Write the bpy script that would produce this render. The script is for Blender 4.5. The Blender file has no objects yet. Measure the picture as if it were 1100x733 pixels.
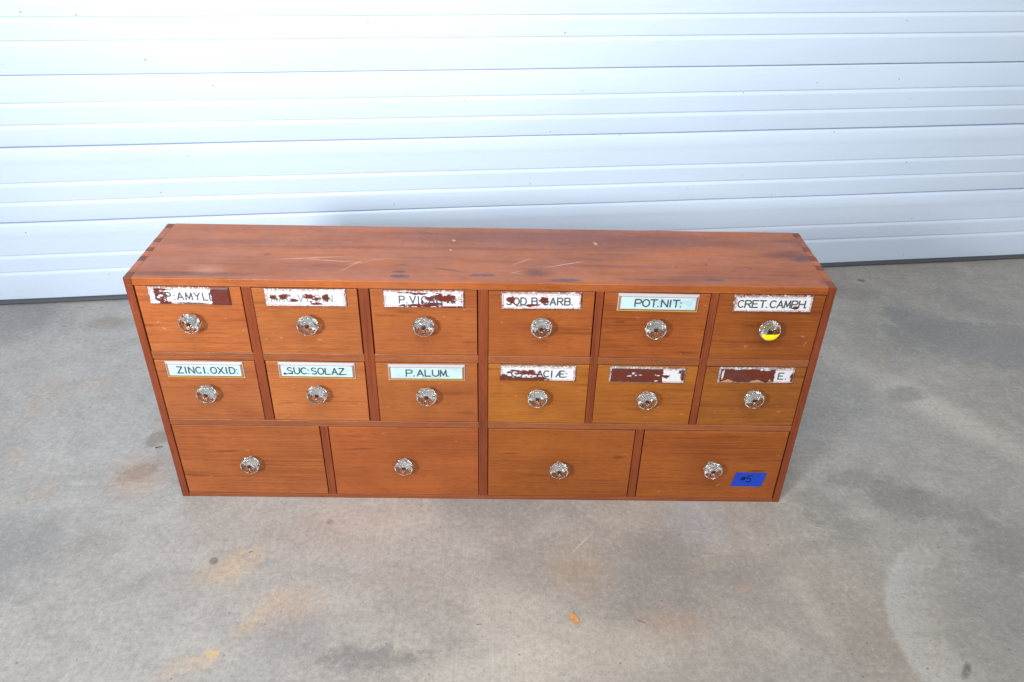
import bpy, bmesh, math, random
import numpy as np
from mathutils import Vector, Matrix

random.seed(5)
scene = bpy.context.scene
COL = scene.collection
R = math.radians

# ------------------------------------------------------------------ materials
def lin(r, g=None, b=None):
    if g is None:
        g = b = r
    f = lambda c: (c / 255 / 12.92) if c / 255 <= 0.04045 else ((c / 255 + 0.055) / 1.055) ** 2.4
    return (f(r), f(g), f(b), 1.0)

class NT:
    def __init__(self, name):
        self.m = bpy.data.materials.new(name)
        self.m.use_nodes = True
        self.t = self.m.node_tree
        self.n = self.t.nodes
        self.b = self.n['Principled BSDF']
    def new(self, typ, **kw):
        n = self.n.new(typ)
        for k, v in kw.items():
            setattr(n, k, v)
        return n
    def link(self, a, b):
        self.t.links.new(a, b)
    def val(self, sock, v):
        if isinstance(v, bpy.types.NodeSocket):
            self.link(v, sock)
        else:
            sock.default_value = v
    def math(self, op, a, b=0.0, c=0.0, clamp=False):
        n = self.new('ShaderNodeMath', operation=op, use_clamp=clamp)
        self.val(n.inputs[0], a); self.val(n.inputs[1], b); self.val(n.inputs[2], c)
        return n.outputs[0]
    def coord(self, scale=(1, 1, 1), rot=(0, 0, 0), loc=(0, 0, 0), src=None):
        if src is None:
            src = self.new('ShaderNodeTexCoord').outputs['Object']
        mp = self.new('ShaderNodeMapping')
        self.link(src, mp.inputs['Vector'])
        mp.inputs['Scale'].default_value = scale
        mp.inputs['Rotation'].default_value = rot
        mp.inputs['Location'].default_value = loc
        return mp.outputs[0]
    def noise(self, vec, scale, detail=4, rough=0.55, dist=0.0):
        n = self.new('ShaderNodeTexNoise')
        self.link(vec, n.inputs['Vector'])
        n.inputs['Scale'].default_value = scale
        n.inputs['Detail'].default_value = detail
        n.inputs['Roughness'].default_value = rough
        n.inputs['Distortion'].default_value = dist
        return n.outputs['Fac']
    def ramp(self, fac, stops, interp='LINEAR'):
        n = self.new('ShaderNodeValToRGB')
        n.color_ramp.interpolation = interp
        el = n.color_ramp.elements
        while len(el) < len(stops):
            el.new(0.5)
        for e, (p, c) in zip(el, stops):
            e.position = p
            e.color = c if not isinstance(c, (int, float)) else (c, c, c, 1)
        self.val(n.inputs[0], fac)
        return n.outputs[0]
    def rng(self, v, a, b, c=0.0, d=1.0):
        n = self.new('ShaderNodeMapRange')
        self.val(n.inputs[0], v)
        for i, x in enumerate((a, b, c, d)):
            n.inputs[i + 1].default_value = x
        return n.outputs[0]
    def mix(self, fac, a, b, mode='MIX'):
        n = self.new('ShaderNodeMix', data_type='RGBA', blend_type=mode)
        self.val(n.inputs[0], fac)
        self.val(n.inputs[6], a)
        self.val(n.inputs[7], b)
        return n.outputs[2]
    def bump(self, h, dist=0.001, strength=1.0):
        n = self.new('ShaderNodeBump')
        self.val(n.inputs['Height'], h)
        n.inputs['Distance'].default_value = dist
        n.inputs['Strength'].default_value = strength
        self.link(n.outputs[0], self.b.inputs['Normal'])
    def ellipse(self, x, y, cx, cy, rx, ry, ang, nz, amp, soft):
        """soft-edged ellipse mask in the ground plane with a noisy outline"""
        dx = self.math('SUBTRACT', x, cx); dy = self.math('SUBTRACT', y, cy)
        c, s = math.cos(ang), math.sin(ang)
        u = self.math('MULTIPLY_ADD', dy, s / rx, self.math('MULTIPLY', dx, c / rx))
        v = self.math('MULTIPLY_ADD', dy, c / ry, self.math('MULTIPLY', dx, -s / ry))
        d = self.math('SQRT', self.math('ADD', self.math('MULTIPLY', u, u), self.math('MULTIPLY', v, v)))
        d = self.math('MULTIPLY_ADD', self.math('SUBTRACT', nz, .5), amp * 1.9, d)
        return self.rng(d, 1 - soft, 1 + soft * .9, 1.0, 0.0)

def principled(name, color, rough=0.5, metal=0.0, **kw):
    t = NT(name)
    t.b.inputs['Base Color'].default_value = color
    t.b.inputs['Roughness'].default_value = rough
    t.b.inputs['Metallic'].default_value = metal
    for k, v in kw.items():
        t.b.inputs[k].default_value = v
    return t.m

def wood(name, light, dark, axis='x', seed=0.0, gloss=0.38, figure=1.0, painted_sheen=0.0, marks=(), tint=(.80, .795, .76, 1), tilt=0.0, plane='xy', wild=.9, pore=.5):
    """mahogany: long soft figure, fine dark pores and a worn shellac coat"""
    t = NT(name)
    base = {'x': (1, 1, 1), 'z': (1, 1, 1), 'y': (1, 1, 1)}
    off = (seed * 1.73, seed * 0.91, seed * 2.31)
    if axis == 'x':
        s1, s2, s3 = (2.0, 9, 9), (6, 420, 420), (55, 1300, 1300)
    elif axis == 'z':
        s1, s2, s3 = (9, 9, 2.0), (420, 420, 6), (1300, 1300, 55)
    else:
        s1, s2, s3 = (14, 1.6, 14), (230, 9, 230), (700, 28, 700)
    a = t.noise(t.coord(s1, loc=off, rot=(0, tilt, 0)), 1.6, 3, .5, wild)
    b = t.noise(t.coord(s2, loc=off, rot=(0, tilt * .6, 0)), 1.0, 3, .6, .3)
    c = t.noise(t.coord(s3, loc=off), 1.0, 2, .5, 0)
    blot = t.noise(t.coord((1, 1, 1), loc=off), 9.0, 4, .6, .4)
    f = t.math('MULTIPLY_ADD', t.rng(a, .22, .78), .52 * figure, t.math('MULTIPLY', t.rng(b, .30, .70), .5))
    colr = t.ramp(f, [(0.12, dark), (0.5, tuple((x * .62 + y * .38) for x, y in zip(light, dark))), (.9, light)])
    colr = t.mix(t.rng(c, .54, .68, 0, pore), colr, tuple(x * .45 for x in dark[:3]) + (1,))
    colr = t.mix(t.rng(blot, .42, .68, 0, .28), colr, tuple(x * .72 for x in dark[:3]) + (1,))
    tc = t.new('ShaderNodeTexCoord').outputs['Object']
    sp = t.new('ShaderNodeSeparateXYZ'); t.link(tc, sp.inputs[0])
    # scuffs
    sc = t.noise(t.coord((5, 22, 22), loc=(seed * 3, 1, 4), rot=(0, .12, .1)), 5, 6, .75, 1.2)
    colr = t.mix(t.rng(sc, .68, .76, 0, .16), colr, lin(206, 160, 130))
    colr = t.mix(1.0, colr, tint, 'MULTIPLY')
    if marks:
        mz = t.noise(tc, 90, 6, .78, .3)
        for (cx, cy, rx, ry, ang, cc, op, soft) in marks:
            m = t.ellipse(sp.outputs[0], sp.outputs[1 if plane == 'xy' else 2], cx, cy, rx, ry, ang, mz, 1.2, soft)
            colr = t.mix(t.math('MULTIPLY', m, min(1.0, op * (1.35 if cc[0] < .15 else 1.0))), colr, cc)
    if painted_sheen:
        hz = t.noise(t.coord((2, 7, 7), loc=(3, 3, seed)), 2.2, 6, .65, .7)
        colr = t.mix(t.rng(hz, .42, .72, 0, painted_sheen), colr, lin(178, 122, 112))  # pinkish reflected sheen painted into the wood colour
    t.link(colr, t.b.inputs['Base Color'])
    rr = t.noise(t.coord((3, 9, 9)), 4, 4, .6)
    t.link(t.rng(rr, .3, .7, gloss - .06, gloss + .16), t.b.inputs['Roughness'])
    t.b.inputs['Coat Weight'].default_value = 0.10
    t.b.inputs['Specular IOR Level'].default_value = .38
    t.b.inputs['Coat Roughness'].default_value = 0.25
    h = t.math('MULTIPLY_ADD', c, -.5, t.math('MULTIPLY', b, -.5))
    t.bump(h, .0006, .5)
    return t.m

M = {}
RED_L, RED_D = lin(197, 118, 80), lin(140, 66, 38)
def drawer_wood(k, light, dark, half_w, half_h):
    rg = random.Random(100 + k)
    mk = []
    for q in range(4):     # knocks, scratches and finger grime, different on every front
        x, z = rg.uniform(-half_w, half_w) * .92, rg.uniform(-half_h, half_h) * .9
        mk.append((x, z, rg.uniform(.0012, .004), rg.uniform(.0006, .0014), rg.uniform(-1, 1), lin(214, 164, 128), rg.uniform(.12, .32), .5))
    for q in range(3):
        x, z = rg.uniform(-half_w, half_w) * .95, rg.uniform(-half_h, half_h) * .9
        mk.append((x, z, rg.uniform(.006, .03), rg.uniform(.0010, .003), rg.uniform(-.08, .08), tuple(c * .6 for c in dark[:3]) + (1,), rg.uniform(.35, .65), .5))
    mk.append((rg.uniform(-.2, .2) * half_w, -.003, .034, .022, 0, tuple(c * .72 for c in dark[:3]) + (1,), .30, .8))
    j_ = lambda c: tuple(v * rg.uniform(.93, 1.07) for v in c[:3]) + (1,)
    return wood('drawer_front_wood_%d' % k, j_(light), j_(dark), 'x', 3.1 * k + .5, marks=mk, plane='xz',
                tilt=rg.uniform(-.035, .035), wild=rg.uniform(.5, 2.6), figure=rg.uniform(.85, 1.35), gloss=rg.uniform(.34, .44))
LR = [(lin(188, 112, 58), lin(148, 76, 34)), (lin(186, 108, 56), lin(144, 74, 32)), (lin(178, 100, 49), lin(136, 68, 29)),
      (lin(176, 100, 44), lin(134, 66, 25)), (lin(174, 98, 40), lin(132, 64, 22)), (lin(168, 92, 34), lin(122, 58, 19)),
      (lin(186, 112, 60), lin(144, 74, 32)), (lin(188, 112, 60), lin(146, 76, 34)), (lin(180, 102, 52), lin(138, 70, 30)),
      (lin(190, 114, 40), lin(150, 80, 24)), (lin(190, 114, 38), lin(148, 78, 22)), (lin(172, 98, 34), lin(128, 64, 20)),
      (lin(180, 106, 54), lin(134, 68, 29)), (lin(174, 98, 44), lin(130, 64, 26)), (lin(178, 100, 38), lin(130, 64, 21)), (lin(172, 94, 34), lin(126, 60, 19))]
DW = [drawer_wood(k, l, d, .09 if k < 12 else .13, .06 if k < 12 else .078) for k, (l, d) in enumerate(LR)]
M['frame_x'] = wood('frame_wood_across', lin(164, 92, 52), lin(122, 58, 30), 'x', 31, .36, .8)
M['frame_z'] = wood('frame_wood_upright', lin(156, 76, 38), lin(112, 48, 22), 'z', 37, .40, .8)
DK = lin(78, 42, 36); DR = lin(104, 50, 34); PALE = lin(226, 190, 168); PUR = lin(92, 56, 60)
top_marks = [
    (-.128, .017, .013, .005, 0, DK, .8, .3), (-.131, .032, .009, .0035, 0, DK, .7, .3), (-.128, .055, .008, .003, 0, DR, .5, .4),
    (-.001, .024, .021, .0045, 0, PUR, .85, .15), (.084, .034, .010, .008, 0, DK, .85, .3),
    (.086, .036, .024, .014, 0, DR, .6, .5), (.128, .012, .024, .005, .02, PUR, .8, .3),
    (-.055, .040, .022, .0025, -.25, DR, .8, .3), (.363, .019, .014, .0045, 0, PUR, .7, .3),
    (.524, .098, .020, .012, .3, PUR, .8, .4), (.500, .112, .030, .012, .2, DR, .7, .5),
    (.538, .150, .016, .018, 0, DR, .5, .5), (.515, .160, .02, .006, 0, DR, .5, .4), (.540, .020, .012, .010, 0, DK, .35, .5),
    (-.47, .016, .10, .007, 0, DK, .5, .5), (.25, .155, .24, .024, 0, DR, .5, .6), (.03, .16, .25, .024, .03, DR, .5, .6), (-.1, .115, .3, .006, .01, DR, .4, .5), (.2, .06, .12, .005, -.02, DR, .4, .5), (-.40, .13, .16, .010, .02, DR, .35, .6),
    (-.35, .085, .006, .004, 0, DK, .5, .5),
    (-.207, .052, .021, .0013, .95, PALE, .28, .9), (-.200, .060, .018, .0011, .35, PALE, .26, .9),
    (-.165, .074, .016, .001, .15, PALE, .24, .9), (.064, .073, .014, .0016, .65, PALE, .26, .9),
    (.052, .036, .010, .0014, .4, PALE, .24, .9), (.057, .030, .008, .001, -.3, PALE, .24, .9),
    (-.052, .146, .003, .003, 0, PALE, .5, .5), (-.055, .110, .0022, .002, 0, PALE, .55, .5),
    (.135, .066, .030, .001, .35, PALE, .5, .6), (-.275, .075, .045, .0018, .12, PALE, .3, .6), (-.245, .066, .04, .0016, -.1, PALE, .3, .6),
    (.187, .142, .0025, .005, .5, PALE, .5, .5), (-.43, .03, .02, .012, 0, PALE, .18, .8),
    (.36, .07, .004, .0015, .8, DK, .8, .4), (.40, .05, .003, .0015, 0, DK, .8, .4), (.31, .062, .003, .0015, 0, DK, .8, .4),
    (.37, .088, .003, .0015, 0, DK, .7, .4), (.43, .06, .002, .0015, 0, DK, .7, .4),
]
M['top'] = wood('top_board_wood', lin(176, 96, 42), lin(104, 46, 22), 'x', 44, .36, 1.7, painted_sheen=.12, tint=(.86, .85, .74, 1), marks=top_marks)
M['endgrain'] = wood('end_grain_wood', lin(136, 74, 46), lin(88, 46, 32), 'y', 51, .5)
M['inside'] = principled('dark_inside_wood', lin(60, 34, 22), .8)

def door_metal():
    t = NT('painted_door_steel')
    tc = t.new('ShaderNodeTexCoord').outputs['Object']
    c1 = t.noise(t.coord((.7, 1, 3)), 2.0, 4, .6)
    col = t.mix(t.rng(c1, .35, .7), lin(203, 219, 239), lin(197, 214, 236))
    # brushed grime in long horizontal streaks
    st = t.noise(t.coord((1.2, 1, 160)), 1.5, 4, .6)
    col = t.mix(t.rng(st, .52, .75, 0, .06), col, lin(178, 182, 186))
    sm = t.noise(t.coord((5, 5, 9)), 2.4, 6, .7, .8)
    col = t.mix(t.rng(sm, .62, .78, 0, .20), col, lin(186, 186, 178))
    # tiny fly specks and chips
    sx_ = t.new('ShaderNodeSeparateXYZ'); t.link(tc, sx_.inputs[0])
    cx_ = t.new('ShaderNodeCombineXYZ'); t.link(sx_.outputs[0], cx_.inputs[0]); t.link(sx_.outputs[2], cx_.inputs[1])
    vo = t.new('ShaderNodeTexVoronoi', voronoi_dimensions='2D'); t.link(cx_.outputs[0], vo.inputs['Vector'])
    vo.inputs['Scale'].default_value = 13
    wn = t.new('ShaderNodeTexWhiteNoise'); t.link(vo.outputs['Color'], wn.inputs['Vector'])
    size = t.rng(wn.outputs['Value'], .66, 1.0, 0.0, .026)
    sp = t.math('LESS_THAN', vo.outputs['Distance'], size)
    col = t.mix(t.math('MULTIPLY', sp, .65), col, lin(70, 84, 104))
    t.link(col, t.b.inputs['Base Color'])
    t.b.inputs['Roughness'].default_value = .34
    wv = t.noise(t.coord((1.5, 1, 5)), 3, 3, .5)
    fine = t.noise(t.coord((1.5, 1, 420)), 1, 3, .6)
    t.bump(t.math('MULTIPLY_ADD', fine, .05, wv), .0025, .7)
    return t.m
M['door'] = door_metal()
M['rubber'] = principled('dark_rubber', lin(70, 76, 84), .6)

def concrete():
    t = NT('concrete')
    tc = t.new('ShaderNodeTexCoord').outputs['Object']
    sp = t.new('ShaderNodeSeparateXYZ'); t.link(tc, sp.inputs[0])
    X, Y = sp.outputs[0], sp.outputs[1]
    big = t.noise(t.coord((1, 1, 1), loc=(3.3, 1.1, 0)), 2.6, 7, .62, .5)
    mid = t.noise(t.coord((1, 1.3, 1), rot=(0, 0, .7), loc=(7, 2, 0)), 9, 8, .68, .6)
    fin = t.noise(tc, 110, 7, .80)
    grit = t.noise(tc, 420, 3, .7)
    # broom finish lines running towards the door (stronger on the left)
    br = t.noise(t.coord((340, 5, 1)), 1.0, 3, .6)
    diag = t.noise(t.coord((5, 70, 1), rot=(0, 0, .85)), 1.0, 5, .7, .6)
    cool, warm = lin(168, 166, 163), lin(165, 158, 149)
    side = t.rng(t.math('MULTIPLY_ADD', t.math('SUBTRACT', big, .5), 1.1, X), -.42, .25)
    col = t.mix(side, cool, warm)  # cool lamp-lit left and warmer right, painted into the floor colour
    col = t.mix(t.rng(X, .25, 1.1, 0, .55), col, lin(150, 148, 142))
    col = t.mix(t.rng(big, .40, .66, 0, .22), col, lin(138, 136, 134))
    cl2 = t.noise(t.coord((1, 1, 1), loc=(5, 8, 0)), 24, 9, .74, .5)
    col = t.mix(t.rng(cl2, .47, .66, 0, .26), col, lin(130, 127, 122))
    col = t.mix(t.rng(cl2, .50, .34, 0, .18), col, lin(196, 191, 184))
    col = t.mix(t.rng(mid, .50, .68, 0, .34), col, lin(128, 124, 119))
    col = t.mix(t.rng(mid, .46, .32, 0, .28), col, lin(194, 189, 180))
    wsm = t.noise(t.coord((1, 1, 1), loc=(11, 5, 0)), 5, 6, .65, .8)
    col = t.mix(t.rng(wsm, .58, .74, 0, .32), col, lin(176, 152, 130))
    nz = t.noise(t.coord((1, 1, 1), loc=(1, 9, 0)), 11, 6, .68)
    nb = t.noise(t.coord((1, 1, 1), loc=(2, 5, 0)), 26, 9, .78)
    G = lambda v: lin(v, v, v)
    blobs = [  # cx, cy, rx, ry, ang, colour, opacity, noise, amp, soft
        (1.27, .545, .30, .105, -.20, lin(124, 124, 126), .58, nb, 1.0, .14),
        (1.12, .625, .13, .075, -.9, lin(122, 122, 124), .42, nb, .9, .08),
        (1.05, .69, .05, .03, .3, lin(120, 118, 118), .5, nb, 1.2, .2),
        (1.30, .72, .05, .10, 1.0, lin(120, 120, 122), .35, nb, 1.2, .3),
        (.99, .80, .07, .05, 0, lin(118, 114, 108), .45, nb, 1.4, .4),
        (.97, .30, .26, .045, -.93, lin(190, 184, 172), .60, nb, .9, .5),
        (.93, .34, .045, .028, .4, lin(120, 118, 114), .6, nb, 1.4, .3),
        (.70, .30, .16, .22, .6, lin(128, 134, 142), .25, nz, .8, .6),  # bluish shadow right of the chest, painted into the floor
        (.775, .01, .055, .052, 0, lin(118, 116, 112), .55, nb, 1.6, .25),
        (.845, -.005, .085, .040, -.35, lin(120, 119, 116), .5, nb, 1.9, .3),
        (.715, .065, .05, .025, .1, lin(122, 119, 114), .55, nb, 1.6, .3),
        (.62, -.01, .045, .06, .5, lin(124, 121, 116), .5, nb, 1.8, .35),
        (.66, -.075, .03, .03, 0, lin(130, 126, 122), .45, nb, 1.6, .4),
        (.96, -.12, .11, .06, -.4, lin(120, 119, 116), .55, nb, 1.5, .3),
        (.84, -.24, .10, .09, 0, lin(128, 126, 122), .4, nb, 1.5, .5),
        (.540, -.245, .017, .085, .18, lin(188, 180, 168), .42, nb, 1.0, .5),
        (.605, -.27, .07, .11, .1, lin(150, 134, 116), .3, nz, .9, .6),
        (-.655, .062, .035, .022, .5, lin(126, 115, 104), .75, nb, 1.7, .25),
        (-.645, .055, .05, .06, 0, lin(170, 140, 118), .45, nz, 1.0, .6),
        (-.655, .165, .02, .032, -.4, lin(118, 112, 106), .65, nb, 1.8, .3),
        (-.63, .22, .04, .06, -.4, lin(176, 146, 126), .35, nb, 1.0, .6),
        (-.80, -.14, .10, .075, .3, lin(116, 118, 122), .5, nz, 1.4, .6),
        (-.66, -.12, .045, .035, 0, lin(140, 132, 124), .3, nb, 1.4, .5),
        (-.55, -.20, .03, .012, .7, lin(130, 128, 126), .45, nb, 2.4, .6),
        (-.92, .60, .05, .028, 0, lin(136, 126, 114), .6, nb, 1.2, .4),
        (-1.15, .62, .10, .09, 0, lin(118, 120, 122), .55, nz, 1.2, .4),
        (-.17, -.335, .075, .018, 0, lin(112, 112, 110), .6, nb, 3.2, .5),
        (-.30, -.295, .05, .05, 0, lin(136, 136, 138), .45, nz, 1.5, .6),
        (.02, -.01, .11, .07, -.1, lin(128, 125, 124), .55, nz, 1.0, .4),
        (.10, -.14, .10, .05, .4, lin(136, 130, 124), .4, nb, 1.2, .5),
        (.06, -.27, .09, .06, -.5, lin(192, 185, 172), .42, nb, 1.3, .4),
        (.04, -.36, .12, .045, .2, lin(198, 191, 178), .5, nb, 1.0, .35),
        (.19, -.33, .12, .06, .2, lin(188, 180, 166), .40, nb, 1.3, .5),
        (.19, .02, .10, .05, 0, lin(130, 126, 122), .35, nz, 1.2, .5),
        (.383, -.045, .05, .05, .6, lin(172, 176, 182), .55, nb, 1.8, .4),
        (.28, -.18, .10, .09, 0, lin(122, 120, 120), .5, nz, 1.2, .5),
        (.35, -.08, .09, .06, .8, lin(126, 125, 126), .35, nb, 1.2, .5),
        (.44, -.19, .05, .06, 0, lin(128, 126, 126), .4, nb, 1.5, .5),
        (.30, -.27, .05, .03, 0, lin(172, 140, 116), .35, nb, 1.2, .6),
        (.17, -.16, .05, .05, 0, lin(170, 144, 118), .35, nz, 1.0, .6),
        (.435, -.2, .014, .01, 0, lin(188, 152, 126), .35, nb, 1.0, .5),
        (-.415, -.165, .042, .024, .75, lin(200, 172, 134), .5, nb, 3.2, .8),
        (-.345, -.26, .045, .012, .95, lin(198, 172, 136), .42, nb, 3.2, .8),
        (-.30, -.24, .05, .03, .2, lin(196, 166, 140), .35, nb, 1.2, .6),
        (-.425, -.352, .036, .014, .3, lin(198, 172, 136), .42, nb, 3.0, .8),
        (-.395, -.331, .009, .007, 0, lin(208, 180, 126), .6, nb, 1.0, .4),
        (-.447, -.152, .0075, .0085, 0, lin(120, 104, 92), .9, nb, .6, .3),
        (-.27, -.06, .006, .006, 0, lin(110, 108, 108), .8, nb, .8, .4),
        (-.22, -.06, .12, .06, .2, lin(184, 160, 144), .30, nz, 1.0, .6),
        (1.03, .87, .010, .008, 0, lin(80, 74, 66), .8, nb, .8, .4),
        (-.74, .50, .014, .012, 0, lin(96, 100, 108), .7, nb, .9, .4),
        (.176, -.104, .024, .0012, .87, lin(206, 200, 190), .6, nb, .8, .6),
        (.60, -.062, .016, .0013, -.5, lin(204, 198, 188), .5, nb, .8, .6),
        (-.69, .17, .05, .0010, .5, lin(196, 190, 184), .4, nb, .8, .6),
        (-.72, .10, .04, .0010, -.3, lin(196, 190, 184), .4, nb, .8, .6),
        (.731, -.352, .016, .006, .9, lin(70, 70, 66), .85, nb, 1.0, .4),
    ]
    for (cx, cy, rx, ry, an, cc, op, n_, amp, soft) in blobs:
        m = t.ellipse(X, Y, cx, cy, rx, ry, an, n_, amp, soft)
        m = t.math('MULTIPLY', m, op)
        col = t.mix(m, col, cc)
    # crescent rub mark left by something round
    dx = t.math('SUBTRACT', X, .86); dy = t.math('MULTIPLY', t.math('SUBTRACT', Y, -.30), .92)
    d = t.math('SQRT', t.math('ADD', t.math('MULTIPLY', dx, dx), t.math('MULTIPLY', dy, dy)))
    d = t.math('MULTIPLY_ADD', nb, .012, d)
    ring = t.math('MULTIPLY', t.rng(d, .222, .214, 0, 1), t.rng(d, .10, .205, 0, 1))
    lefty = t.rng(X, .80, .70, 0, 1)
    col = t.mix(t.math('MULTIPLY', t.math('MULTIPLY', ring, lefty), .62), col, lin(186, 184, 178))
    # fine speckle, broom lines and diagonal wipes
    col = t.mix(t.rng(fin, .38, .52, .30, 0), col, lin(104, 101, 97))
    col = t.mix(t.rng(fin, .54, .64, 0, .24), col, lin(206, 202, 196))
    col = t.mix(t.rng(grit, .38, .52, .16, 0), col, lin(110, 106, 100))
    brm = t.math('MULTIPLY', t.rng(br, .4, .68, 0, .10), t.rng(X, -.05, .45, 1.0, .15))
    col = t.mix(brm, col, lin(106, 106, 108))
    dgm = t.math('MULTIPLY', t.rng(diag, .5, .72, 0, .16), t.rng(X, .0, .6, .2, 1.0))
    col = t.mix(dgm, col, lin(116, 112, 106))
    # pits
    vo = t.new('ShaderNodeTexVoronoi', voronoi_dimensions='2D'); t.link(tc, vo.inputs['Vector']); vo.inputs['Scale'].default_value = 30
    wn = t.new('ShaderNodeTexWhiteNoise'); t.link(vo.outputs['Color'], wn.inputs['Vector'])
    pit = t.math('LESS_THAN', vo.outputs['Distance'], t.rng(wn.outputs['Value'], .80, 1.0, 0, .060))
    col = t.mix(t.math('MULTIPLY', pit, .5), col, lin(84, 80, 76))
    vo2 = t.new('ShaderNodeTexVoronoi', voronoi_dimensions='2D'); t.link(tc, vo2.inputs['Vector']); vo2.inputs['Scale'].default_value = 85
    wn2 = t.new('ShaderNodeTexWhiteNoise'); t.link(vo2.outputs['Color'], wn2.inputs['Vector'])
    pit2 = t.math('LESS_THAN', vo2.outputs['Distance'], t.rng(wn2.outputs['Value'], .80, 1.0, 0, .11))
    col = t.mix(t.math('MULTIPLY', pit2, .38), col, lin(92, 88, 82))
    lt2 = t.math('LESS_THAN', vo2.outputs['Distance'], t.rng(wn2.outputs['Value'], .12, .0, 0, .10))
    col = t.mix(t.math('MULTIPLY', lt2, .35), col, lin(214, 210, 204))
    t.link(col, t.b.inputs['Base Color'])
    t.link(t.rng(big, .3, .7, .5, .68), t.b.inputs['Roughness'])
    t.b.inputs['Specular IOR Level'].default_value = .4
    h = t.math('MULTIPLY_ADD', br, .35, t.math('MULTIPLY_ADD', grit, .35, fin))
    t.bump(h, .0014, .55)
    return t.m
M['concrete'] = concrete()

glass = NT('clear_pressed_glass')
glass.b.inputs['Base Color'].default_value = (.97, .98, .98, 1)
glass.b.inputs['Transmission Weight'].default_value = 1.0
glass.b.inputs['Roughness'].default_value = .035
glass.b.inputs['IOR'].default_value = 1.52
M['glass'] = glass.m
M['steel'] = principled('bolt_steel', lin(84, 96, 104), .3, 1.0)
M['silver'] = principled('knob_reflector_silver', lin(226, 228, 232), .22, 1.0)
M['tape'] = principled('blue_masking_tape', lin(0, 58, 178), .62)
M['ink'] = principled('black_marker_ink', lin(8, 10, 20), .6)
M['yellow'] = principled('yellow_sticker_paper', lin(250, 226, 0), .6)
M['leaf'] = principled('dry_leaf_scrap', lin(196, 140, 84), .8)
M['twig'] = principled('dark_twig_bark', lin(66, 58, 50), .8)

lab = NT('painted_glass_label')
vc = lab.new('ShaderNodeAttribute', attribute_name='paint')
lab.link(vc.outputs['Color'], lab.b.inputs['Base Color'])
lab.b.inputs['Roughness'].default_value = .28
lab.b.inputs['Coat Weight'].default_value = .15
lab.b.inputs['Coat Roughness'].default_value = .08
M['label'] = lab.m

# ------------------------------------------------------------------ helpers
def tag(o, label=None, cat=None, group=None, kind=None):
    if label: o['label'] = label
    if cat: o['category'] = cat
    if group: o['group'] = group
    if kind: o['kind'] = kind
    return o

def add_box(bm, x0, x1, y0, y1, z0, z1, mat=0):
    vs = [bm.verts.new((x, y, z)) for x in (x0, x1) for y in (y0, y1) for z in (z0, z1)]
    for q in ((0, 1, 3, 2), (4, 6, 7, 5), (0, 4, 5, 1), (2, 3, 7, 6), (0, 2, 6, 4), (1, 5, 7, 3)):
        f = bm.faces.new([vs[i] for i in q]); f.material_index = mat

def link(name, bm, mats, parent=None, loc=(0, 0, 0), bevel=0, smooth=False, seg=2):
    bmesh.ops.recalc_face_normals(bm, faces=bm.faces)
    me = bpy.data.meshes.new(name)
    bm.to_mesh(me); bm.free()
    for m in (mats if isinstance(mats, (list, tuple)) else [mats]):
        me.materials.append(m)
    if smooth:
        for p in me.polygons: p.use_smooth = True
    o = bpy.data.objects.new(name, me)
    COL.objects.link(o)
    o.location = loc
    if parent: o.parent = parent
    if bevel:
        b = o.modifiers.new('bevel', 'BEVEL'); b.width = bevel; b.segments = seg
        b.limit_method = 'ANGLE'; b.angle_limit = R(40)
        me.shade_smooth() if hasattr(me, 'shade_smooth') else None
        b.harden_normals = True
    return o

def empty(name, loc=(0, 0, 0)):
    o = bpy.data.objects.new(name, None); COL.objects.link(o); o.location = loc
    o.empty_display_size = .1
    return o

def lathe(bm, prof, n, axis='y', jitter=0.0, cap=True, mat=0):
    """profile of (distance along -y, radius)"""
    rings = []
    for (d, r) in prof:
        rings.append([bm.verts.new((r * math.cos(2 * math.pi * i / n), -d, r * math.sin(2 * math.pi * i / n))) for i in range(n)])
    for a, b in zip(rings, rings[1:]):
        for i in range(n):
            f = bm.faces.new((a[i], a[(i + 1) % n], b[(i + 1) % n], b[i])); f.material_index = mat
    if cap:
        bm.faces.new(rings[0]).material_index = mat
        bm.faces.new(rings[-1][::-1]).material_index = mat

# ------------------------------------------------------------------ setting
bm = bmesh.new()
bmesh.ops.create_grid(bm, x_segments=1, y_segments=1, size=7)
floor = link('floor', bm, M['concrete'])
tag(floor, kind='structure')

# ------------------------------------------------------------------ garage door
DYAW = R(7.0587)
door = empty('garage_door', (-1.2375, .6782, 0)); door.rotation_euler = (0, 0, DYAW)
tag(door, 'white ribbed steel garage door closed behind the wooden chest', 'garage door')
# local: x along the door, y=0 front face, outward (towards the camera) is -y
def door_profile(z0, z1, ribs, lip=True):
    """(outward, z) polyline from bottom to top of one section"""
    p = [(-.004, z0), (0.000, z0 + .0005), (.0019, z0 + .0020), (.0022, z0 + .0034)]
    for g in ribs:
        # below the groove the sheet stands 3.5 mm proud; it slopes back up to the groove
        p += [(.0024, g - .0110), (.00245, g - .0094), (.0016, g - .0050), (-.0006, g - .0014), (-.0010, g), (.0016, g + .0012), (.0021, g + .0022), (.0022, g + .0036)]
    if lip:
        zb = z1 - .030
        p += [(.0022, zb - .014), (.0023, zb - .011), (.0031, zb - .004), (.0033, zb + .003), (.0027, zb + .010), (.0018, z1 - .009), (.0004, z1 - .0030), (-.0015, z1 - .0008), (-.004, z1)]
    else:
        p += [(.0022, z1 - .0044), (.0020, z1 - .003), (0.000, z1 - .0005), (-.004, z1)]
    return p
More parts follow.
